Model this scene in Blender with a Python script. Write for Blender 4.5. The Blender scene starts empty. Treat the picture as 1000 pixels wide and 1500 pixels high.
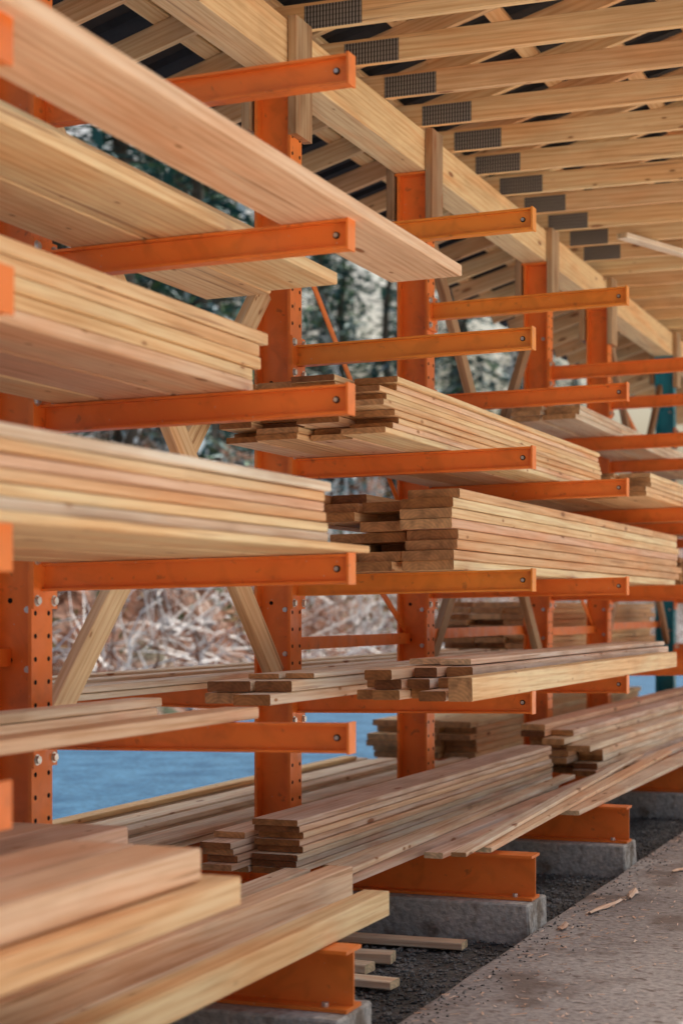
import bpy, bmesh, math, random
from mathutils import Vector, Quaternion, noise
random.seed(7)
sc=bpy.context.scene
col=sc.collection
H=1.36
# ---------------------------------------------------------------- helpers
def link(o,parent=None):
    col.objects.link(o)
    if parent is not None: o.parent=parent
    return o
def meta(o,label=None,cat=None,group=None,kind=None):
    if label: o["label"]=label
    if cat: o["category"]=cat
    if group: o["group"]=group
    if kind: o["kind"]=kind
def new_mesh(name,verts,faces,mats,midx=None,smooth=False):
    me=bpy.data.meshes.new(name)
    me.from_pydata(verts,[],faces)
    for m in mats: me.materials.append(m)
    if midx: me.polygons.foreach_set("material_index",midx)
    if smooth: me.polygons.foreach_set("use_smooth",[True]*len(faces))
    me.update()
    return me
# ---------------------------------------------------------------- materials
def base_mat(name,rough=.7,spec=.3):
    m=bpy.data.materials.new(name); m.use_nodes=True
    nt=m.node_tree; b=nt.nodes["Principled BSDF"]
    b.inputs["Roughness"].default_value=rough
    b.inputs["Specular IOR Level"].default_value=spec
    return m,nt,b
def N(nt,t,**k):
    n=nt.nodes.new(t)
    for a,v in k.items(): setattr(n,a,v)
    return n
def ramp(nt,stops,src):
    r=N(nt,"ShaderNodeValToRGB"); e=r.color_ramp.elements
    while len(e)<len(stops): e.new(.5)
    for i,(p,c) in enumerate(stops):
        e[i].position=p; e[i].color=(c[0],c[1],c[2],1) if hasattr(c,'__len__') else (c,c,c,1)
    nt.links.new(src,r.inputs[0]); return r.outputs[0]
def mix(nt,mode,fac,a,b):
    m=N(nt,"ShaderNodeMix",data_type='RGBA',blend_type=mode)
    for s,v in ((0,fac),(6,a),(7,b)):
        if hasattr(v,'is_linked') or hasattr(v,'links'): nt.links.new(v,m.inputs[s])
        elif s==0: m.inputs[0].default_value=v
        else: m.inputs[s].default_value=(v[0],v[1],v[2],1)
    return m.outputs[2]
def wood(name,cA,cB,cC,grime=.2,end=False):
    m,nt,b=base_mat(name,.62,.35)
    tc=N(nt,"ShaderNodeTexCoord"); oi=N(nt,"ShaderNodeObjectInfo")
    mu=N(nt,"ShaderNodeVectorMath",operation='SCALE'); mu.inputs[0].default_value=(37,91,53)
    nt.links.new(oi.outputs["Random"],mu.inputs["Scale"])
    ad=N(nt,"ShaderNodeVectorMath",operation='ADD')
    nt.links.new(tc.outputs["Object"],ad.inputs[0]); nt.links.new(mu.outputs[0],ad.inputs[1])
    v=ad.outputs[0]
    def mp(s,src=None):
        q=N(nt,"ShaderNodeMapping"); q.inputs["Scale"].default_value=s
        nt.links.new(src or v,q.inputs[0]); return q.outputs[0]
    def noi(s,scale,det=4,dist=0):
        n=N(nt,"ShaderNodeTexNoise"); nt.links.new(mp(s),n.inputs[0])
        n.inputs["Scale"].default_value=scale; n.inputs["Detail"].default_value=det
        n.inputs["Distortion"].default_value=dist; return n.outputs[0]
    tone=ramp(nt,[(0,cA),(.35,cB),(.7,cC),(1,cA)],oi.outputs["Random"])
    if end:
        so=N(nt,"ShaderNodeVectorMath",operation='ADD'); nt.links.new(tc.outputs["Object"],so.inputs[0]); so.inputs[1].default_value=(.03,0,.07)
        w=N(nt,"ShaderNodeTexWave",wave_type='RINGS',rings_direction='Y'); nt.links.new(mp((1,0,1),so.outputs[0]),w.inputs[0])
        w.inputs["Scale"].default_value=22; w.inputs["Distortion"].default_value=1.5; w.inputs["Detail"].default_value=2
        g=ramp(nt,[(0,.84),(1,1.0)],w.outputs["Fac"])
        c=mix(nt,'MULTIPLY',1,tone,g)
        c=mix(nt,'MULTIPLY',.85,c,ramp(nt,[(.32,.5),(.6,1.)],noi((1,1,1),26,6)))
        h=noi((1,1,1),140,3)
    else:
        w=N(nt,"ShaderNodeTexWave",wave_type='BANDS',bands_direction='DIAGONAL'); nt.links.new(mp((1,.016,1)),w.inputs[0])
        w.inputs["Scale"].default_value=19; w.inputs["Distortion"].default_value=6.0
        w.inputs["Detail"].default_value=3; w.inputs["Detail Scale"].default_value=.5
        g=ramp(nt,[(0,(.80,.62,.46)),(.4,(.97,.93,.88)),(1,(1,1,1))],w.outputs["Fac"])
        c=mix(nt,'MULTIPLY',.45,tone,g)
        c=mix(nt,'MULTIPLY',.7,c,ramp(nt,[(.32,(.80,.68,.56)),(.55,(1,1,1))],noi((1,.03,1),105,5)))
        c=mix(nt,'MULTIPLY',min(1,grime*1.8),c,ramp(nt,[(.36,(.64,.53,.45)),(.54,(1,1,1))],noi((1,.3,1),5,5,.6)))
        c=mix(nt,'MULTIPLY',.8,c,ramp(nt,[(.46,(1,1,1)),(.66,(1.0,.78,.63))],noi((1,.12,1),7,3,.4)))
        def knots(scale,r0,thr,colr,cc):
            vo=N(nt,"ShaderNodeTexVoronoi"); nt.links.new(mp(scale),vo.inputs[0]); vo.inputs["Scale"].default_value=1.0
            k=ramp(nt,[(r0*.4,1.0),(r0,.9),(r0*1.25,.2),(r0*2.2,0)],vo.outputs["Distance"])
            sp=N(nt,"ShaderNodeSeparateColor"); nt.links.new(vo.outputs["Color"],sp.inputs[0])
            return mix(nt,'MIX',mix(nt,'MULTIPLY',1,k,ramp(nt,[(thr,0.),(thr+.03,1.)],sp.outputs[0])),cc,colr)
        c=knots((9,2.6,9),.10,.64,(.34,.13,.05),c)
        c=knots((17,6.5,17),.10,.70,(.45,.20,.08),c)
        st=ramp(nt,[(.66,0.),(.71,.7)],noi((1,.02,1),38,2))
        c=mix(nt,'MIX',st,c,(.45,.21,.10))
        h=noi((1,.04,1),120,3)
    nt.links.new(c,b.inputs["Base Color"])
    bp=N(nt,"ShaderNodeBump"); bp.inputs["Strength"].default_value=.35; bp.inputs["Distance"].default_value=.004
    nt.links.new(h,bp.inputs["Height"]); nt.links.new(bp.outputs[0],b.inputs["Normal"])
    return m
W={}
W['tan']=wood("planed_tan_wood",(.97,.80,.50),(.96,.73,.42),(.92,.63,.36),.15)
W['pink']=wood("fresh_pink_wood",(.96,.73,.52),(.94,.66,.45),(.87,.57,.40),.15)
W['warm']=wood("cedar_wood",(.93,.65,.37),(.83,.52,.29),(.96,.74,.45))
W['pale']=wood("weathered_pale_wood",(.95,.85,.70),(.89,.76,.62),(.96,.85,.68),.28)
W['grey']=wood("weathered_brown_wood",(.90,.74,.64),(.80,.63,.54),(.93,.79,.68),.38)
W['truss']=wood("truss_wood",(.97,.77,.45),(.96,.70,.39),(.90,.61,.34),.18)
W['old']=wood("old_brown_timber",(.52,.38,.24),(.58,.43,.27),(.44,.31,.20),.6)
E={}
E['dark']=wood("stained_end_grain",(.40,.17,.055),(.56,.27,.10),(.25,.10,.04),end=True)
E['mid']=wood("brown_end_grain",(.66,.35,.15),(.50,.24,.10),(.76,.45,.22),end=True)
E['light']=wood("fresh_end_grain",(.95,.74,.47),(.91,.64,.38),(.94,.70,.43),end=True)

def paint(name,c1,c2,rust=.45):
    m,nt,b=base_mat(name,.42,.45)
    tc=N(nt,"ShaderNodeTexCoord"); oi=N(nt,"ShaderNodeObjectInfo")
    ad=N(nt,"ShaderNodeVectorMath",operation='ADD'); nt.links.new(tc.outputs["Object"],ad.inputs[0]); nt.links.new(oi.outputs["Location"],ad.inputs[1])
    def noi(scale,det,dist=0):
        n=N(nt,"ShaderNodeTexNoise"); nt.links.new(ad.outputs[0],n.inputs[0]); n.inputs["Scale"].default_value=scale
        n.inputs["Detail"].default_value=det; n.inputs["Distortion"].default_value=dist; return n.outputs[0]
    c=mix(nt,'MIX',ramp(nt,[(.3,0.),(.7,1.)],noi(2.5,5)),c1,c2)
    c=mix(nt,'MULTIPLY',.4,c,ramp(nt,[(.3,.6),(.52,1.)],noi(9,6,.8)))
    r=ramp(nt,[(.64,0.),(.72,rust)],noi(20,9,.3))
    c=mix(nt,'MIX',r,c,(.22,.08,.035))
    r2=ramp(nt,[(.72,0.),(.74,.8)],noi(85,4))
    c=mix(nt,'MIX',r2,c,(.75,.5,.33))
    nt.links.new(c,b.inputs["Base Color"])
    nt.links.new(ramp(nt,[(.3,.30),(.7,.6)],noi(9,5)),b.inputs["Roughness"])
    bp=N(nt,"ShaderNodeBump"); bp.inputs["Strength"].default_value=.12; bp.inputs["Distance"].default_value=.003
    nt.links.new(noi(60,3),bp.inputs["Height"]); nt.links.new(bp.outputs[0],b.inputs["Normal"])
    return m
ORANGE=paint("orange_paint",(.96,.265,.045),(.90,.205,.03))
AMBER=paint("amber_paint",(.94,.33,.045),(.87,.27,.034))
TEAL=paint("teal_paint",(.012,.26,.36),(.02,.30,.42),.3)
def plain(name,c,rough=.5,metal=0):
    m,nt,b=base_mat(name,rough)
    tc=N(nt,"ShaderNodeTexCoord"); n=N(nt,"ShaderNodeTexNoise"); nt.links.new(tc.outputs["Object"],n.inputs[0])
    n.inputs["Scale"].default_value=18; n.inputs["Detail"].default_value=5
    nt.links.new(ramp(nt,[(.3,[x*.7 for x in c]),(.7,[min(1,x*1.2) for x in c])],n.outputs[0]),b.inputs["Base Color"])
    b.inputs["Metallic"].default_value=metal
    return m
ZINC=plain("zinc_bolt",(.65,.64,.62),.35,.8)
HOLE=plain("dark_hole",(.012,.01,.01),.9)
GUS,nt,b=base_mat("galvanised_nail_plate",.5)
tc=N(nt,"ShaderNodeTexCoord"); w=N(nt,"ShaderNodeTexWave",wave_type='BANDS',bands_direction='Y'); nt.links.new(tc.outputs["Object"],w.inputs[0])
w.inputs["Scale"].default_value=20; w.inputs["Distortion"].default_value=.2
w2=N(nt,"ShaderNodeTexWave",wave_type='BANDS',bands_direction='Z'); nt.links.new(tc.outputs["Object"],w2.inputs[0]); w2.inputs["Scale"].default_value=14
nt.links.new(mix(nt,'MULTIPLY',1,ramp(nt,[(.2,(.05,.045,.042)),(.7,(.34,.32,.30))],w.outputs["Fac"]),ramp(nt,[(.0,.6),(.4,1)],w2.outputs["Fac"])),b.inputs["Base Color"]); b.inputs["Metallic"].default_value=.15
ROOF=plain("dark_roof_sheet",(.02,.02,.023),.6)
def rocky(name,stops,scale,rough=.9,bump=.6,bscale=None,dist=.03,extra=None,fine=14,fc=.6):
    m,nt,b=base_mat(name,rough,.2)
    tc=N(nt,"ShaderNodeTexCoord")
    def noi(s,d,di=0):
        n=N(nt,"ShaderNodeTexNoise"); nt.links.new(tc.outputs["Object"],n.inputs[0]); n.inputs["Scale"].default_value=s
        n.inputs["Detail"].default_value=d; n.inputs["Distortion"].default_value=di; return n.outputs[0]
    c=ramp(nt,stops,noi(scale,8,.3))
    c=mix(nt,'MULTIPLY',.8,c,ramp(nt,[(.32,fc),(.6,1.)],noi(scale*fine,6)))
    if extra:
        for e in (extra if isinstance(extra[0][0],tuple) else (extra,)):
            c=mix(nt,'MIX',ramp(nt,[(e[1],0.),(e[1]+.12,.8)],noi(e[2],9,.2)),c,e[0])
    nt.links.new(c,b.inputs["Base Color"])
    bp=N(nt,"ShaderNodeBump"); bp.inputs["Strength"].default_value=bump; bp.inputs["Distance"].default_value=dist
    nt.links.new(noi(bscale or scale*10,8),bp.inputs["Height"]); nt.links.new(bp.outputs[0],b.inputs["Normal"])
    return m
CONC=rocky("footing_concrete",[(.3,(.40,.39,.37)),(.7,(.66,.64,.61))],3,extra=((.20,.15,.11),.56,7))
SLAB=rocky("dirty_slab",[(.3,(.34,.305,.30)),(.7,(.56,.53,.52))],.9,bscale=40,dist=.008,extra=(((.19,.145,.125),.53,2.2),((.15,.11,.09),.57,17),((.66,.57,.48),.65,38)),fine=40,fc=.5)
GRAVEL=rocky("blue_grey_gravel",[(.3,(.016,.075,.16)),(.7,(.05,.15,.27))],2.5,bump=.3,bscale=60,dist=.01,fine=8,fc=.45)
BED=rocky("grey_stone_bed",[(.3,(.07,.066,.064)),(.7,(.17,.165,.16))],6,bscale=60)
BOUNCE=rocky("pale_bounce_surface",[(.3,(.68,.63,.56)),(.7,(.80,.75,.68))],.5,bscale=25)  # very pale so the added, unseen ground bounces sunlight onto the lumber
STONE=rocky("crushed_stone",[(.3,(.10,.097,.094)),(.7,(.30,.295,.29))],6)
HILL=rocky("hillside_earth",[(.30,(.03,.018,.012)),(.45,(.17,.065,.035)),(.58,(.28,.19,.15)),(.72,(.05,.07,.04))],.9,bscale=5,dist=.2)
ROCK=rocky("pale_rock",[(.3,(.30,.28,.28)),(.7,(.82,.81,.82))],1.2)
STICK=plain("dead_branch",(.84,.82,.80),.7)
TWIG=plain("brown_twigs",(.26,.11,.06),.8)
BARK=plain("bark",(.12,.10,.08),.9)
PBARK=plain("pale_bark",(.62,.68,.72),.8)
def leafm(name,stops):
    m,nt,b=base_mat(name,.6)
    g=N(nt,"ShaderNodeNewGeometry"); nt.links.new(ramp(nt,stops,g.outputs["Random Per Island"]),b.inputs["Base Color"])
    return m
LEAF=leafm("conifer_needles_highlights",[(0,(.005,.055,.08)),(.6,(.03,.13,.12)),(.90,(.14,.25,.09)),(.95,(.55,.72,.80)),(1,(.8,.88,.92))])  # last two stops paint blue-white light highlights onto some needles
BUSH=leafm("shrub_leaves",[(0,(.05,.10,.03)),(.5,(.17,.17,.06)),(1,(.34,.13,.06))])
GLINT=leafm("shrub_leaf_highlights",[(0,(.03,.12,.15)),(.45,(.12,.26,.30)),(.7,(.50,.66,.74)),(1,(.95,.97,.98))])  # pale to white stops are bright highlights painted into the leaf colour

# ---------------------------------------------------------------- board geometry (length = local Y)
def board_mesh(name,w,t,L,mat,end,warp=0.0,seg=1,ch=.004):
    hw,ht=w/2,t/2; c=min(ch,t*.13)
    prof=[(-hw+c,-ht),(hw-c,-ht),(hw,-ht+c),(hw,ht-c),(hw-c,ht),(-hw+c,ht),(-hw,ht-c),(-hw,-ht+c)]
    vs=[];fs=[];mi=[]
    a=random.uniform(-1,1)*warp; b2=random.uniform(-1,1)*min(warp,.006); ph=random.uniform(0,6)
    for i in range(seg+1):
        s=i/seg; y=-L/2+L*s
        dx=a*math.sin(math.pi*s+ph*.2); dz=b2*.35*math.sin(2*math.pi*s+ph)
        for p in prof: vs.append((p[0]+dx,y,p[1]+dz))
    for i in range(seg):
        for k in range(8):
            k2=(k+1)%8
            fs.append((i*8+k,i*8+k2,(i+1)*8+k2,(i+1)*8+k)); mi.append(0)
    fs.append(tuple(range(8))[::-1]); mi.append(1)
    fs.append(tuple(seg*8+k for k in range(8))); mi.append(1)
    me=new_mesh(name,vs,fs,[mat,end],mi)
    bm=bmesh.new(); bm.from_mesh(me); bmesh.ops.recalc_face_normals(bm,faces=bm.faces); bm.to_mesh(me); bm.free()
    return me
def board(name,label,cx,cy,cz,w,t,L,mat,end,roll=0,yaw=0,pitch=0,group=None,warp=.004,cat="board"):
    me=board_mesh(name,w,t,L,W[mat],E[end],warp,8 if L>1 else 1)
    o=bpy.data.objects.new(name,me); o.location=(cx,cy,cz); o.rotation_euler=(pitch,roll,yaw)
    link(o); meta(o,label,cat,group); return o
TILT=.018
GR="lumber boards stored on the rack"
def S(label,xr,widths,z,layers,th,y0,y1,jn=.02,jf=.02,mat='tan',end='mid',tilt=TILT,gap=.0035,group=GR,zt=-1.9,skip=(),mats=None,name="lumber_board",yaw=0,gx=.004,jx=.010,ends=None,warp=.003):
    x=xr
    for ci,wd in enumerate(widths):
        cx=x-wd/2
        for k in range(layers):
            if (ci,k) in skip: continue
            a=y0+random.uniform(-1,1)*jn; b=y1+random.uniform(-1,1)*jf
            zc=H+z-tilt*(abs(cx-zt))*1.0+(k+.5)*(th+gap*.8)+.001
            mm=random.choice(mats) if mats else mat
            ee=random.choice(ends) if ends else end
            j=jx if layers>1 else .002
            board(name,label,cx+random.uniform(-j,j)*(1 if ci==0 else .1),(a+b)/2,zc,wd-.004-random.uniform(0,.004),th,b-a,mm,ee,
                  roll=(-tilt if zt==-1.9 else tilt),yaw=yaw+random.uniform(-.0015,.0015),group=group,warp=warp)
        x-=wd+gx
L5,L4,L3,L2,L1,BS=1.722,1.210,.699,.173,-.353,-1.05
# level 4
S("wide pinkish plank lying on orange rack arms",-1.86,[.28],L4,1,.042,1.9,6.0,0,0,'pink','light')
S("wide tan plank resting on orange rack arms",-2.32,[.29,.28],L4,1,.045,1.9,5.95,.01,.06,'tan','light')
S("thin plank on top of wide planks",-2.39,[.24,.22],L4+.049,2,.024,1.9,5.80,0,.12,'tan','mid')
S("short plank stacked on the upper rack arms",-2.55,[.22,.2],L4,3,.032,10.7,16,.1,.1,'pale','mid')
S("plank at the end of the upper rack arms",-2.1,[.2,.2],L4,2,.032,15.2,18.8,.1,.1,'pale','mid')
# level 3
S("tan board in a tall stack on rack arms",-2.27,[.24,.24,.2],L3,5,.040,2.2,5.12,.0,.11,'tan','light',mats=['tan','tan','pink','pale'])
S("thin cedar board with dark stained end",-2.28,[.19,.19,.19,.15],L3,9,.0236,6.42,10.1,.13,.05,'tan','dark',mats=['tan','warm','pink','warm'],ends=['dark','dark','mid'])
S("thin cedar board in a flat stack",-2.08,[.2,.2,.22,.2],L3,5,.028,10.55,17.5,.1,.1,'warm','mid')
# level 2
S("wide pale sheet board under a stack",-1.86,[.3,.3,.3,.2],L2,1,.022,2.2,5.04,0,.01,'tan','light')
S("knotty tan board in a stack on rack arms",-1.90,[.24,.24,.24,.24],L2+.026,6,.0275,2.2,4.77,0,.03,'tan','light',mats=['tan','warm','pink','pale'],jx=.008)
S("thick tan board with dark stained end",-2.2,[.24],L2,8,.0415,7.02,12.3,.05,.1,'tan','dark',mats=['tan','tan','warm','pink'],ends=['dark','mid'])
S("thick board with dark end in a stack",-2.455,[.2],L2,7,.0415,7.13,12.2,.18,.1,'warm','dark',ends=['dark','dark','mid'])
S("thick board with dark end in a stack",-2.665,[.17,.13],L2,8,.0415,7.10,12.2,.16,.1,'warm','dark',skip=((0,4),(1,3),(1,4)),ends=['dark','dark','mid'])
S("thick board in a stack on rack arms",-2.05,[.24,.24,.24],L2,5,.042,12.9,18.6,.15,.1,'warm','mid')
# level 1
S("single pinkish plank lying across rack arms",-2.3,[.13],L1,1,.038,2.4,5.18,0,0,'pink','light')
S("pale weathered board on the lower arms",-2.72,[.12,.12],L1,2,.030,3.6,5.33,0,.09,'pale','light',skip=((1,1),))
S("pale board with brown end on the lower arms",-2.60,[.16,.19],L1,2,.042,6.05,11.3,.12,.1,'pale','mid',ends=['mid','dark'])
S("thin board laid on top of pale boards",-2.58,[.13,.14],L1+.09,1,.02,6.3,11.0,.2,.1,'pale','mid')
S("square timber lying at the tips of rack arms",-1.91,[.10],L1,1,.092,6.3,10.6,0,0,'tan','mid')
S("thick short board with dark end on lower arms",-2.025,[.115,.10,.12,.08],L1,3,.039,6.5,10.9,.18,.15,'pink','dark',mats=['pink','grey'],skip=((3,2),))
S("grey weathered plank on top of short boards",-2.06,[.14,.16],L1+.127,1,.024,6.8,11.0,.2,0,'grey','light')
S("pale thin board on the rear lower arms",-3.32,[.13,.10,.12,.09,.12],L1,2,.026,4.8,12.4,.9,.1,'pale','mid',tilt=.0,zt=-3.3,gx=.03,skip=((1,1),(3,1)))
S("brown board in a tall rear stack",-3.42,[.26,.26,.26],L1,9,.043,13.0,17.6,.12,.2,'warm','mid',tilt=.0,zt=-3.3)
# base level
S("thin grey board in a tidy pack on base beams",-2.62,[.20],BS,8,.0245,6.30,10.3,.03,.06,'grey','dark',tilt=0,mats=['grey','pale','pink'],jx=.004)
S("thin grey board in a tidy pack on base beams",-2.83,[.14],BS,6,.0245,6.14,10.4,.14,.1,'grey','dark',tilt=0,ends=['dark','mid'])
S("long pinkish plank lying on base beams",-2.33,[.095],BS,1,.026,5.35,11,0,0,'grey','light',tilt=0,yaw=-.002)
S("narrow plank slanting across the base beams",-2.40,[.09],BS+.029,1,.024,5.95,10.2,0,0,'pale','mid',tilt=0,yaw=.026,warp=.02)
S("narrow plank beside the tidy pack",-2.47,[.10],BS+.001,1,.026,6.4,9.9,0,0,'pale','mid',tilt=0,yaw=.003)
S("narrow pinkish plank slanting near beam tips",-2.13,[.085],BS+.029,1,.022,6.95,12.2,0,0,'pink','light',tilt=0,yaw=.044,warp=.02)
S("thin bowed board crossing the slanted planks",-2.17,[.07],BS+.056,1,.018,6.6,11.6,0,0,'pale','mid',tilt=0,yaw=.062,warp=.03)
S("grey board resting under a slanted plank",-2.21,[.09],BS,1,.026,6.9,8.4,0,0,'grey','light',tilt=0,yaw=-.01)
S("pale whitish plank lying on base beams",-2.48,[.11],BS+.029,1,.026,4.4,6.10,0,0,'pale','light',tilt=0,yaw=.015)
S("heavy timber lying on the base beams",-1.975,[.10],BS,1,.085,2.4,5.55,0,0,'tan','light',tilt=0)
S("narrow board beside heavy timber",-2.09,[.09],BS,1,.05,2.3,5.42,0,0,'pale','mid',tilt=0)
S("heavy timber with knots on the base beams",-2.195,[.10],BS,1,.125,2.3,5.78,0,0,'pink','light',tilt=0)
S("grey plank beside a heavy timber",-2.31,[.10],BS+.032,1,.04,2.3,5.15,0,0,'grey','light',tilt=0)
S("brown timber in a low stack on base beams",-2.48,[.2,.2],BS,4,.096,2.2,4.62,0,.05,'grey','light',tilt=0)
for yy in (1.9,2.3):
    board("timber_bearer","short timber bearer between stacked lumber",-1.97,yy,H-.87+.07,.1,.140,.42,'tan','light',yaw=math.pi/2,group="short timber bearers",cat="timber")
S("large tan timber on the near stack",-1.75,[.17,.21],-.725,1,.070,1.6,3.84,0,.0,'tan','light',tilt=0)
S("large pinkish timber on top of near stack",-1.80,[.18,.2],-.650,1,.078,1.6,3.72,0,.0,'pink','light',tilt=0)
S("grey plank in a raised pack on base beams",-2.42,[.16,.15,.16],BS,8,.038,10.65,16.5,.2,.1,'grey','mid',tilt=0,skip=((0,7),(0,6),(0,5),(1,7)),mats=['grey','pink','pale'],ends=['dark','mid'])
S("long pale plank lying on base beams",-2.05,[.17],BS,1,.024,8.6,14,0,0,'pale','light',tilt=0,yaw=.004)
S("plank lying beside a raised pack",-2.28,[.11],BS,1,.026,11.2,16,.0,.1,'grey','mid',tilt=0)
S("long yellowish board on the rear base beams",-3.40,[.11,.13,.10,.14,.12,.1],BS,2,.026,4.9,11.0,.6,.2,'pale','light',tilt=0,gx=.025,mats=['pale','tan','pale'],skip=((1,1),(4,1)))
S("board in a rear stack on base beams",-3.5,[.24,.24,.24],BS,6,.042,11.5,17.4,.15,.2,'tan','mid',tilt=0)
for (x0,x1,y,ya,t,zz) in ((-2.68,-2.10,6.80,.03,.03,0),(-2.6,-2.12,6.02,-.06,.03,0),(-2.66,-2.28,6.42,.12,.04,0),(-2.75,-2.3,6.25,-.09,.035,0)):
    board("lumber_offcut","short weathered offcut lying on gravel",(x0+x1)/2,y,-.05+t/2+.012,.09,t,x1-x0,'pale','light',yaw=math.pi/2+ya,group="offcuts on the gravel",cat="offcut",warp=.001)

# ---------------------------------------------------------------- steel
def isec_x(x0,x1,z0c,z1c,h,fw,tf,tw):
    hh=h/2; a=fw/2; b=tw/2
    pr=[(-a,-hh),(a,-hh),(a,-hh+tf),(b,-hh+tf),(b,hh-tf),(a,hh-tf),(a,hh),(-a,hh),(-a,hh-tf),(-b,hh-tf),(-b,-hh+tf),(-a,-hh+tf)]
    vs=[(x0,p[0],p[1]+z0c) for p in pr]+[(x1,p[0],p[1]+z1c) for p in pr]
    n=12; fs=[(i,(i+1)%n,(i+1)%n+n,i+n) for i in range(n)]
    for o in (0,n):
        fs+= [(o+0,o+1,o+2,o+3),(o+0,o+3,o+10,o+11),(o+3,o+4,o+9,o+10),(o+4,o+5,o+6,o+7),(o+4,o+7,o+8,o+9)]
    return vs,fs
def cyl(c,axis,r,l,n=10):
    vs=[];fs=[]
    ax=Vector(axis).normalized(); u=ax.orthogonal().normalized(); v=ax.cross(u)
    for s in (0,1):
        for i in range(n):
            a=2*math.pi*i/n; p=Vector(c)+u*math.cos(a)*r+v*math.sin(a)*r+ax*l*s; vs.append(tuple(p))
    for i in range(n): fs.append((i,(i+1)%n,n+(i+1)%n,n+i))
    fs.append(tuple(range(n))[::-1]); fs.append(tuple(range(n,2*n)))
    return vs,fs
def boxv(x0,x1,y0,y1,z0,z1):
    vs=[(x0,y0,z0),(x1,y0,z0),(x1,y1,z0),(x0,y1,z0),(x0,y0,z1),(x1,y0,z1),(x1,y1,z1),(x0,y1,z1)]
    fs=[(0,3,2,1),(4,5,6,7),(0,1,5,4),(1,2,6,5),(2,3,7,6),(3,0,4,7)]
    return vs,fs
def combine(name,parts,mats):
    V=[];F=[];M=[]
    for (vs,fs),mi in parts:
        o=len(V); V+=vs; F+=[tuple(i+o for i in f) for f in fs]; M+=[mi]*len(fs)
    me=new_mesh(name,V,F,mats,M)
    bm=bmesh.new(); bm.from_mesh(me); bmesh.ops.recalc_face_normals(bm,faces=bm.faces); bm.to_mesh(me); bm.free()
    return me
def col_mesh(mat):
    z0,z1=H-1.05,H+2.428
    hx=.088; hy=.066
    parts=[(boxv(hx-.013,hx,-hy,hy,z0,z1),0),(boxv(-hx,-hx+.013,-hy,hy,z0,z1),0),(boxv(-hx+.012,hx-.012,-.006,.006,z0+.001,z1-.001),0),
           (boxv(-hx-.01,hx+.01,-hy-.01,hy+.01,z1-.012,z1+.0),0)]
    z=z0+.12
    while z<z1-.1:
        for s in (-1,1):
            parts.append((cyl((hx-.001,s*.042,z),(1,0,0),.0085,.0022,8),1))
        z+=.0765
    for zz in (H-.2,H+.0,H+1.0,H+1.9):
        parts.append((cyl((.04,-.0075,zz),(0,-1,0),.012,.01,6),2)); parts.append((cyl((-.03,-.0075,zz+.03),(0,-1,0),.009,.002,8),1))
    return combine("column",parts,[mat,HOLE,ZINC])
ARMZ=[1.676,1.164,.653,.127,-.399]
def arm_mesh(mat):
    L=1.19-.088-.014
    h=.092
    vs,fs=isec_x(0,L,-TILT*L,0,h,.056,.0085,.007)
    parts=[((vs,fs),0),(cyl((L-.045,-.0036,-.0),(0,-1,0),.011,.004,10),1),(cyl((L-.045,-.0076,-.0),(0,-1,0),.0075,.006,6),2),
           (boxv(L-.004,L+.004,-.031,.031,-.049,.050),0)]
    return combine("arm",parts,[mat,HOLE,ZINC])
def plate_mesh(mat):
    parts=[(boxv(0,.013,-.075,.075,-.105,.085),0)]
    for y in (-.054,.054):
        for z in (-.078,.058):
            parts.append((cyl((.013,y,z),(1,0,0),.014,.011,6),1)); parts.append((cyl((.012,y,z),(1,0,0),.019,.003,12),1))
    return combine("connector_plate",parts,[mat,ZINC])
def base_mesh(mat):
    vs,fs=isec_x(-1.2,1.2,0,0,.192,.13,.012,.009)
    parts=[((vs,fs),0)]
    for x in (-.16,.16): parts.append((boxv(x-.004,x+.004,-.0645,-.0046,-.0835,.0835),0))
    for x in (1.12,.3): parts.append((cyl((x,-.04,-.084),(0,0,1),.012,.014,6),1))
    return combine("base_beam",parts,[mat,ZINC])
M={}
for k,m in (('o',ORANGE),('a',AMBER),('t',TEAL)):
    M[k]=dict(col=col_mesh(m),arm=arm_mesh(m),plate=plate_mesh(m),base=base_mesh(m))
YC=[3.02,5.00,7.19,9.13,11.8,13.72,16.6,18.7]
def child(name,me,parent,loc=(0,0,0),rot=None):
    o=bpy.data.objects.new(name,me); link(o,parent); o.location=loc
    if rot is not None: o.rotation_euler=rot
    return o
def member(name,p0,p1,w,t,mat,end,parent=None,off=(0,0,0),ch=.003):
    p0=Vector(p0);p1=Vector(p1); d=p1-p0
    key=(name,round(w,4),round(t,4),round(d.length,3),mat)
    if key not in MC: 
        mm,ee=(W[mat],E[end]) if isinstance(mat,str) else (mat,mat)
        MC[key]=board_mesh(name,w,t,d.length,mm,ee,0,1,ch)
    o=bpy.data.objects.new(name,MC[key]); link(o,parent)
    o.rotation_mode='QUATERNION'; o.rotation_quaternion=d.to_track_quat('Y','Z'); o.location=(p0+p1)/2-Vector(off)
    return o
MC={}
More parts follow.
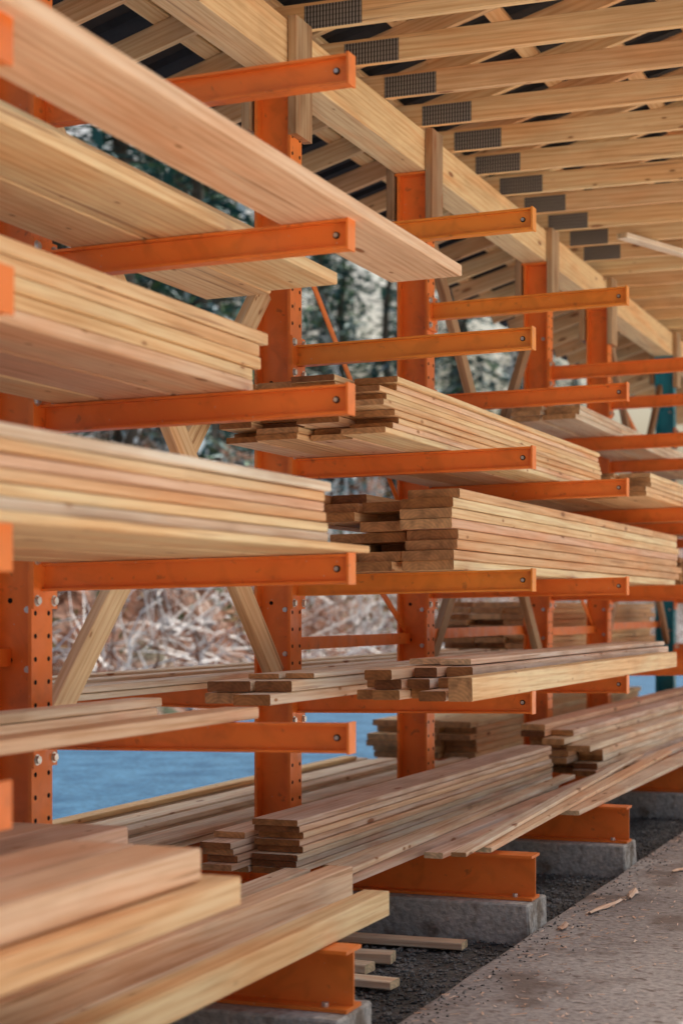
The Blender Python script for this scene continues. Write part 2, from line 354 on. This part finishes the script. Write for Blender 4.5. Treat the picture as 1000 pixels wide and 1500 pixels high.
for i,y in enumerate(YC):
    k='t' if i>=6 else 'o'
    e=bpy.data.objects.new("cantilever_rack",None); e.empty_display_size=.2; e.location=(-3.1,y,0); link(e)
    meta(e,"teal steel cantilever rack post with orange arms" if k=='t' else ("orange steel cantilever rack post with six arms" ),"rack","cantilever rack posts in a row")
    child("column",M[k]['col'],e)
    for j,z in enumerate(ARMZ):
        kk='a' if (i==2 and j in (0,1,3)) or (i==3 and j==0) else 'o'
        a=child("arm",M[kk]['arm'],e,(.088+.014,0,H+z),(random.uniform(-.01,.01),0,random.uniform(-.004,.004)))
        child("connector_plate",M['o']['plate'],a,(-.0135,0,-TILT*1.088))
        if j==4:
            a=child("arm",M['o']['arm'],e,(-.088-.014,0,H+z+.006),(0,TILT*0,math.pi))
    child("base_beam",M['o']['base'],e,(0,0,H-1.05-.096))
    bm=bmesh.new(); bmesh.ops.create_cube(bm,size=1)
    bmesh.ops.scale(bm,vec=(2.42,.30,.20),verts=bm.verts); bmesh.ops.bevel(bm,geom=bm.edges[:],offset=.008,segments=1,affect='EDGES')
    bmesh.ops.subdivide_edges(bm,edges=bm.edges[:],cuts=3)
    for v in bm.verts: v.co+=Vector((noise.noise(v.co*7+Vector((i,0,0))),noise.noise(v.co*6),0))*.010
    me=bpy.data.meshes.new("concrete_footing"); bm.to_mesh(me); bm.free(); me.materials.append(CONC)
    o=bpy.data.objects.new("concrete_footing",me); o.location=(-3.1,y,H-1.242-.101); link(o)
    meta(o,"rough grey concrete footing under orange base beam","footing","concrete footings")
racks=[o for o in col.objects if o.name.startswith("cantilever_rack")]
racks.sort(key=lambda o:o.location.y)
def steel(i,ya,za,yb,zb,x=-3.14,w=.04,t=.008):
    r=racks[i]; member("brace",(x,ya,H+za),(x,yb,H+zb),t,w,ORANGE,None,r,off=r.location,ch=.001)
for (i) in (2,4):
    a,b=YC[i]+.02,YC[i+1]-.02
    steel(i,a,-.16,b,-.16,w=.06,t=.03)
    steel(i,a+.0,2.0,b,.5,x=-3.155)
    steel(i,a,-.3,a+.45,.12,x=-3.15); steel(i,b-.45,.12,b,-.12,x=-3.15)
steel(0,YC[0],-.16,YC[1]-.01,-.16,w=.06,t=.03)
steel(3,YC[3]+.02,-.14,YC[4]-.02,-.14,w=.06,t=.03)
steel(5,YC[5]+.02,-.14,YC[6]-.02,-.14,w=.06,t=.03)
steel(5,YC[5]+.02,2.1,YC[6]-.02,1.2,w=.05,t=.02)
def tb(ya,za,yb,zb,x,w=.12):
    o=member("timber_brace",(x,ya,H+za),(x,yb,H+zb),.045,w,'old' if ya>9 and yb>9 else 'warm','mid')
    meta(o,"diagonal wooden brace between orange rack posts","timber brace","diagonal timber braces")
for ya,yb in ((5.08,7.10),(9.21,11.7),(13.80,16.5)):
    w_=.115 if ya<6 else .09
    tb(ya,-.58,yb,(yb-ya)-.58,-3.135,w_); tb(yb,-.30,ya,(yb-ya)-.30,-3.072,w_)

# ---------------------------------------------------------------- shed
shed=bpy.data.objects.new("open_lumber_shed",None); shed.location=(0,4,0); link(shed)
meta(shed,"open timber shed roof over orange lumber racks","shed")
off=shed.location.copy()
Y0R,Y1R=4.15,24.2
bx=-3.11
ys=[2.85,7.19,13.72,24.2]
for a,b in zip(ys[:-1],ys[1:]):
    bm_=member("timber_beam",(bx,a+.002,H+2.43+.108),(bx,b-.002,H+2.43+.108),.18,.214,'truss','light',shed,off)
for y in YC:
    for x,zz in ((bx+.09+.024,2.13),(bx-.09-.024,2.17)):
        member("beam_side_board",(x,y+.01,H+zz),(x,y+.01,H+2.66),.19,.042,'old','mid',shed,off)
for o in list(col.objects):
    if o.name.startswith("beam_side_board"):
        o.rotation_quaternion=Vector((0,0,1)).to_track_quat('Y','X')
PIT=.30; XE=-.5
def ztop(x): return 2.70+PIT*(x+3.3)
y=7.87-.56*6; k=0
while y<Y1R:
    t=bpy.data.objects.new("roof_truss",None); t.location=(0,y-off.y,0); link(t,shed)
    to=Vector((0,y,0))
    def mem(n,p0,p1,w=.04,tt=.095,mat='truss',yy=0):
        return member(n,(p0[0],y+yy,H+p0[1]),(p1[0],y+yy,H+p1[1]),w,tt,mat,'light',t,to)
    mem("bottom_chord",(-3.42,2.652+.062),(XE-.10,2.652+.062),.045,.122)
    mem("top_chord",(-4.25,ztop(-4.25)+.155),(XE,ztop(XE)+.155),.04,.12,'warm' if k%3==1 else 'truss')
    if k%2==0: mem("web",(-1.25,2.79),(-1.75,ztop(-1.75)+.10),.038,.088)
    mem("web",(XE-.22,2.79),(XE-.22,ztop(XE-.22)+.095),.038,.088)
    jx_=random.uniform(-.03,.03)
    if y<13.2: member("gusset_plate",(-3.02+jx_,y-.0245,H+2.705),(-2.74+jx_,y-.0245,H+2.705),.002,.108,GUS,None,t,to,.0002)
    y+=.56; k+=1
for i in range(10):
    xx=-4.15+i*.40
    z=H+ztop(xx)+.155+.062+.022
    m_=member("purlin",(xx,Y0R,z),(xx,Y1R,z),.09,.038,'truss','light',shed,off)
    m_.rotation_mode='XYZ'; m_.rotation_euler=(0,-math.atan(PIT),0)
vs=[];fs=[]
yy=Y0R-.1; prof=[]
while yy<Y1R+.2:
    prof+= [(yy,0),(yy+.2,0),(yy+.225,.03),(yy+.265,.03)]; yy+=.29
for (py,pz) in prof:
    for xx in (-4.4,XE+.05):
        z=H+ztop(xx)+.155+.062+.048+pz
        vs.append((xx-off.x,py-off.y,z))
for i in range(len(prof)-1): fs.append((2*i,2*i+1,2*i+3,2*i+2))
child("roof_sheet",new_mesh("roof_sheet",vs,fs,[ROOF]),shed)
member("timber_post",(XE-.2,24.0,0.0),(XE-.2,24.0,H+2.43),.16,.16,'truss','mid',shed,off)
member("timber_beam",(XE-.2,4.15,H+2.54),(XE-.2,24.2,H+2.54),.18,.21,'truss','light',shed,off)
member("lateral_brace",(-2.55,12.0,H+2.628),(-1.0,16.0,H+2.628),.09,.036,'pale','light',shed,off)

# ---------------------------------------------------------------- ground
def hillz(x,y):
    d=max(0,-10.0-x-1.2*noise.noise(Vector((y*.07,3,0))))
    z=d*.62-max(0,d-16)*.35
    z+=min(1,d/2)*(noise.noise(Vector((x*.3,y*.3,0)))*1.3+noise.noise(Vector((x*1.1,y*1.1,4)))*.45)
    return z-.06-(.25 if d<=0 else 0)
vs=[(-300,-300,-.06),(300,-300,-.06),(300,300,-.06),(-300,300,-.06)]
g=bpy.data.objects.new("ground",new_mesh("ground",vs,[(0,1,2,3)],[GRAVEL])); link(g); meta(g,"blue grey gravel yard","ground",kind="structure")
vs=[(-4.5,-12,-.055),(-1.88,-12,-.055),(-1.88,41,-.055),(-4.5,41,-.055)]
g=bpy.data.objects.new("gravel_bed",new_mesh("gravel_bed",vs,[(0,1,2,3)],[BED])); link(g); meta(g,"grey crushed stone bed beneath the racks","gravel bed",kind="structure")
vs=[(-.35,-12,.004),(45,-12,.004),(45,70,.004),(-.35,70,.004)]
g=bpy.data.objects.new("yard_pavement",new_mesh("yard_pavement",vs,[(0,1,2,3)],[BOUNCE])); link(g); meta(g,"added pale ground bouncing light beside the shed","pavement",kind="structure")  # added out of view as a bounce surface for racks and trusses
vs=[(-9,-40,-.045),(45,-40,-.045),(45,-12.0,-.045),(-9,-12.0,-.045)]
g=bpy.data.objects.new("yard_pavement",new_mesh("yard_pavement",vs,[(0,1,2,3)],[BOUNCE])); link(g); meta(g,"added pale ground bouncing light before the shed","pavement",kind="structure")  # added behind the camera to bounce light onto faces turned this way
nx,ny=90,170
vs=[];fs=[]
for j in range(ny+1):
    for i in range(nx+1):
        x=-8.5-i*.75 ; y=-10+j*.9
        vs.append((x,y,hillz(x,y)))
for j in range(ny):
    for i in range(nx):
        a=j*(nx+1)+i; fs.append((a,a+nx+1,a+nx+2,a+1))
g=bpy.data.objects.new("hillside",new_mesh("hillside",vs,fs,[HILL],smooth=True)); link(g); meta(g,"steep sunlit hillside with rubble and brush","hillside",kind="structure")
n=190; vs=[];fs=[]
for i in range(n+1):
    y=-12+i*.28; e=-1.885+.012*noise.noise(Vector((y*2.5,0,0)))+.008*noise.noise(Vector((y*9,1,0)))
    vs+=[(e,y,-.08),(e+.006,y,-.004),(e+.02,y,0),(.2,y,0),(.2,y,-.08)]
for i in range(n):
    for k in range(4):
        a=i*5+k; fs.append((a,a+5,a+6,a+1))
g=bpy.data.objects.new("aisle_slab",new_mesh("aisle_slab",vs,fs,[SLAB]))
bm=bmesh.new(); bm.from_mesh(g.data); bmesh.ops.recalc_face_normals(bm,faces=bm.faces)
bm.to_mesh(g.data); bm.free()
link(g); meta(g,"dirty concrete aisle beside the racks","slab",kind="structure")
def stones(name,pts,mat):
    V=[];F=[]
    base=[(1,0,0),(-1,0,0),(0,1,0),(0,-1,0),(0,0,1),(0,0,-1)]
    tri=[(4,0,2),(4,2,1),(4,1,3),(4,3,0),(5,2,0),(5,1,2),(5,3,1),(5,0,3)]
    for (x,y,z,s) in pts:
        o=len(V); a=random.uniform(0,6.28); ca,sa=math.cos(a),math.sin(a)
        sx,sy,sz=[s*random.uniform(.6,1.2) for _ in range(3)]
        for (bx_,by,bz) in base:
            px=(bx_+random.uniform(-.3,.3))*sx; py=(by+random.uniform(-.3,.3))*sy; pz=(bz+random.uniform(-.3,.3))*sz*.7
            V.append((x+px*ca-py*sa,y+px*sa+py*ca,z+pz))
        F+=[tuple(i+o for i in t) for t in tri]
    return new_mesh(name,V,F,[mat])
pts=[(random.uniform(-3.6,-1.9),random.uniform(4.4,13),-.05,random.uniform(.005,.016)) for _ in range(16000)]
pts+=[(-1.87+abs(random.gauss(0,.10)),random.uniform(4,14),.002,random.uniform(.003,.008)) for _ in range(700)]
o=bpy.data.objects.new("gravel",stones("gravel",pts,STONE)); link(o); meta(o,"dark crushed stone between the footings","gravel",kind="stuff")
pts=[]
for _ in range(1800):
    y=random.uniform(12,70); x=-9.6-abs(random.gauss(0,4.5)); pts.append((x,y,hillz(x,y)+.02,random.choice((.05,.07,.1,.16,.07))*random.uniform(.6,1.4)))
o=bpy.data.objects.new("rock_rubble",stones("rock_rubble",pts,ROCK)); link(o); meta(o,"pale rocks scattered over the hillside","rocks",kind="stuff")
def stick(p,d,L,r):
    d=d.normalized(); u=d.orthogonal().normalized(); v=d.cross(u); o=len(V)
    pts=[p]; dd=d.copy()
    for s in range(3):
        dd=(dd+Vector((random.uniform(-.4,.4) for _ in range(3)))).normalized(); pts.append(pts[-1]+dd*L/3)
    for i,q in enumerate(pts):
        rr=r*(1-.28*i)
        for k in range(3):
            a=k*math.pi*2/3; V.append(tuple(q+(u*math.cos(a)+v*math.sin(a))*rr))
    for i in range(3):
        for k in range(3):
            F.append((o+i*3+k,o+i*3+(k+1)%3,o+(i+1)*3+(k+1)%3,o+(i+1)*3+k))
for nm,cnt,mt,lb in (("dead_branches",6500,STICK,"tangle of dead pale branches on the hillside"),("brown_twigs",2600,TWIG,"reddish brown twigs tangled on the hillside")):
    V=[];F=[]
    for _ in range(cnt):
        y=random.uniform(12,75); x=-9.8-abs(random.gauss(0,3.6))
        if nm=="dead_branches" and noise.noise(Vector((x*.5,y*.5,9)))<-.22: continue
        stick(Vector((x,y,hillz(x,y)+random.uniform(.0,.6))),Vector((random.gauss(0,.7),random.gauss(0,1),random.gauss(.3,.6))),random.uniform(.3,1.9),random.uniform(.007,.026))
    o=bpy.data.objects.new(nm,new_mesh(nm,V,F,[mt])); link(o); meta(o,lb,"branches",kind="stuff")
V=[];F=[]
for _ in range(2600):
    x=random.choice((-1.86+abs(random.gauss(0,.22)),-1.86+abs(random.gauss(0,.5)),random.uniform(-1.8,-.4))); y=random.uniform(3.5,16); a=random.uniform(0,6.28)
    l=random.uniform(.003,.018)*(2.2 if random.random()<.06 else 1); w_=random.uniform(.001,.004); z=.005
    ca,sa=math.cos(a),math.sin(a); o=len(V)
    for (p,q,hh) in ((-l,-w_,0),(l,-w_,.002),(l,w_,.004),(-l,w_,.001)): V.append((x+p*ca-q*sa,y+p*sa+q*ca,z+hh))
    F.append((o,o+1,o+2,o+3))
o=bpy.data.objects.new("wood_chips",new_mesh("wood_chips",V,F,[W['grey']])); link(o); meta(o,"wood chips and splinters littering the slab","wood chips",kind="stuff")
for (x,y,a,l) in ((-1.72,7.75,-.15,.40),(-1.68,8.15,.1,.28),(-1.60,9.0,-.3,.2),(-1.78,7.2,.1,.16)):
    vs=[];fs=[];m_=7
    for i in range(m_+1):
        s=i/m_; ww=.020*math.sin(math.pi*(.08+.8*s))*random.uniform(.6,1.2)
        for q,hh in ((-1,0),(0,.005),(1,.0)): vs.append((q*ww+random.uniform(-.004,.004),(s-.5)*l,.001+hh+random.uniform(0,.003)))
    for i in range(m_):
        for q in (0,1): fs.append((i*3+q,i*3+3+q,i*3+4+q,i*3+1+q))
    o=bpy.data.objects.new("wood_splinter",new_mesh("wood_splinter",vs,fs,[W['grey']])); o.location=(x,y,.004); o.rotation_euler=(0,0,a); link(o)
    md=o.modifiers.new("t",'SOLIDIFY'); md.thickness=.004
    meta(o,"torn weathered wood splinter lying on the dirty slab","wood splinter","splinters on the slab")

# ---------------------------------------------------------------- trees
def trunk_mesh(name,h,r,mat,limbs,lim_len):
    V=[];F=[]
    def tube(pts,rad,n=7):
        o=len(V)
        for i,p in enumerate(pts):
            d=(pts[min(i+1,len(pts)-1)]-pts[max(i-1,0)]).normalized(); u=d.orthogonal().normalized(); v=d.cross(u)
            for k in range(n):
                a=2*math.pi*k/n; V.append(tuple(p+(u*math.cos(a)+v*math.sin(a))*rad[i]))
        for i in range(len(pts)-1):
            for k in range(n): F.append((o+i*n+k,o+i*n+(k+1)%n,o+(i+1)*n+(k+1)%n,o+(i+1)*n+k))
    P=[Vector((random.uniform(-.1,.1)*i*.4,random.uniform(-.1,.1)*i*.4,h*i/8-.3)) for i in range(9)]
    tube(P,[r*(1-.11*i) for i in range(9)])
    for _ in range(limbs):
        t=random.uniform(.25,.97); i=min(7,int(t*8)); p=P[i].lerp(P[i+1],t*8-i)
        a=random.uniform(0,6.28); L=lim_len*(1.1-t)*random.uniform(.6,1.2)
        d=Vector((math.cos(a),math.sin(a),random.uniform(.3,1.0) if mat is PBARK else -.15))
        q=[p,p+d*L*.5,p+d*L+Vector((0,0,L*.2))]
        tube(q,[r*.25*(1.2-t),r*.15*(1.2-t),.008],4)
        if mat is PBARK:
            for __ in range(3):
                b_=q[1]; dd=d+Vector((random.uniform(-.6,.6) for _ in range(3))); tube([b_,b_+dd*L*.4],[r*.09,.005],3)
    return new_mesh(name,V,F,[mat],smooth=True)
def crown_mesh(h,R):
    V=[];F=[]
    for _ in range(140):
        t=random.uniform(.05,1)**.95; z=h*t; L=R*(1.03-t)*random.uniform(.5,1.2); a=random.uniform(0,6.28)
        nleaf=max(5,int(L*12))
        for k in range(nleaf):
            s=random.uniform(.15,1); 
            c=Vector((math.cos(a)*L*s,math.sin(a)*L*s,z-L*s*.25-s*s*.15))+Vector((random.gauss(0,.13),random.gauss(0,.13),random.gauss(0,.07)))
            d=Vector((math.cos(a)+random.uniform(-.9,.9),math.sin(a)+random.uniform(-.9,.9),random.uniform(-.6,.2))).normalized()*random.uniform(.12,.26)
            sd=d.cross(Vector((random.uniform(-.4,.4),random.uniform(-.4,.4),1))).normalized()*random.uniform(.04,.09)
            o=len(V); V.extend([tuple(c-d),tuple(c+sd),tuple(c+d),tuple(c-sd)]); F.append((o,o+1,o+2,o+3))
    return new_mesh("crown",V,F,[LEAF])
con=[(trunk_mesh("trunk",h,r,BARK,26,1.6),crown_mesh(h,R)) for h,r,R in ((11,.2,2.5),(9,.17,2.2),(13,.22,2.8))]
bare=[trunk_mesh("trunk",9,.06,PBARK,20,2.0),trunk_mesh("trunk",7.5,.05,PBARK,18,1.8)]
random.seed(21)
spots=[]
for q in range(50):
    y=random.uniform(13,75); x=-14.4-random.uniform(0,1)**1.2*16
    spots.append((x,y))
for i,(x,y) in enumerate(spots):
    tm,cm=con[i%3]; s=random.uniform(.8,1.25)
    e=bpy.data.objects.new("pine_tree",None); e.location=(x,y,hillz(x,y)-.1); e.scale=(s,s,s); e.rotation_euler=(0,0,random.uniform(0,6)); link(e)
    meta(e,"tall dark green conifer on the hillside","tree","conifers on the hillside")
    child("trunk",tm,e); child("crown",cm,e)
for i in range(16):
    y=random.uniform(14,70); x=-12.0-random.uniform(0,6); s=random.uniform(.8,1.3)
    e=bpy.data.objects.new("bare_tree",None); e.location=(x,y,hillz(x,y)-.1); e.scale=(s,s,s); e.rotation_euler=(random.uniform(-.08,.08),random.uniform(-.08,.08),random.uniform(0,6)); link(e)
    meta(e,"thin leafless pale tree on the hillside","tree","bare trees on the hillside")
    child("trunk",bare[i%2],e)
def scrub(name,n,xf,rr,m_,mat,size,label):
    V=[];F=[]
    for _ in range(n):
        y=random.uniform(13,70); x=xf(); r=random.uniform(*rr); c0=Vector((x,y,hillz(x,y)+r*.6))
        for __ in range(m_):
            c=c0+Vector((random.gauss(0,r*.5),random.gauss(0,r*.5),random.gauss(0,r*.45)))
            d=Vector((random.gauss(0,1),random.gauss(0,1),random.gauss(0,1))).normalized()*random.uniform(*size); sd=d.orthogonal().normalized()*random.uniform(size[0]*.5,size[1]*.45)
            o=len(V); V.extend([tuple(c-d),tuple(c+sd),tuple(c+d),tuple(c-sd)]); F.append((o,o+1,o+2,o+3))
    o=bpy.data.objects.new(name,new_mesh(name,V,F,[mat])); link(o); meta(o,label,name.replace("_"," "),kind="stuff")
scrub("brush",420,lambda:-10.6-abs(random.gauss(0,5)),(.25,.7),24,BUSH,(.05,.12),"low scrubby brush on the hillside")
scrub("highlight_shrubs",130,lambda:-13-random.uniform(0,5),(.6,1.6),60,GLINT,(.05,.13),"shrubs with painted bright highlights on the hillside")  # bright spots among the trees come from highlights in the leaf colour

# ---------------------------------------------------------------- light & camera
el=math.radians(58); v=Vector((.17*math.cos(el),.985*math.cos(el),math.sin(el))).normalized()
sun=bpy.data.objects.new("sun",bpy.data.lights.new("sun",'SUN')); sun.data.energy=5; sun.data.angle=math.radians(.5); sun.data.color=(1,.96,.90)
sun.rotation_mode='QUATERNION'; sun.rotation_quaternion=v.to_track_quat('Z','Y'); sun.location=(10,4,12); link(sun)
wd=bpy.data.worlds.new("World"); sc.world=wd; wd.use_nodes=True; nt=wd.node_tree
sky=N(nt,"ShaderNodeTexSky",sky_type='NISHITA'); sky.sun_disc=False; sky.sun_elevation=el; sky.sun_rotation=math.atan2(v.x,v.y)
sky.air_density=1.3; sky.dust_density=8
nt.links.new(mix(nt,'MULTIPLY',1,sky.outputs[0],(1.06,1.03,.97)),nt.nodes["Background"].inputs[0]); nt.nodes["Background"].inputs[1].default_value=.15
cam=bpy.data.objects.new("camera",bpy.data.cameras.new("camera")); link(cam); sc.camera=cam
cam.location=(0,0,H); cam.rotation_euler=(math.radians(90),0,math.radians(21.22))
c=cam.data; c.sensor_fit='VERTICAL'; c.sensor_height=36; c.sensor_width=24; c.lens=60.58; c.shift_y=143/1500
c.clip_end=800; c.clip_start=.05
c.dof.use_dof=True; c.dof.focus_distance=7.1; c.dof.aperture_fstop=2.3
sc.view_settings.view_transform='Standard'; sc.view_settings.look='None'; sc.view_settings.exposure=0
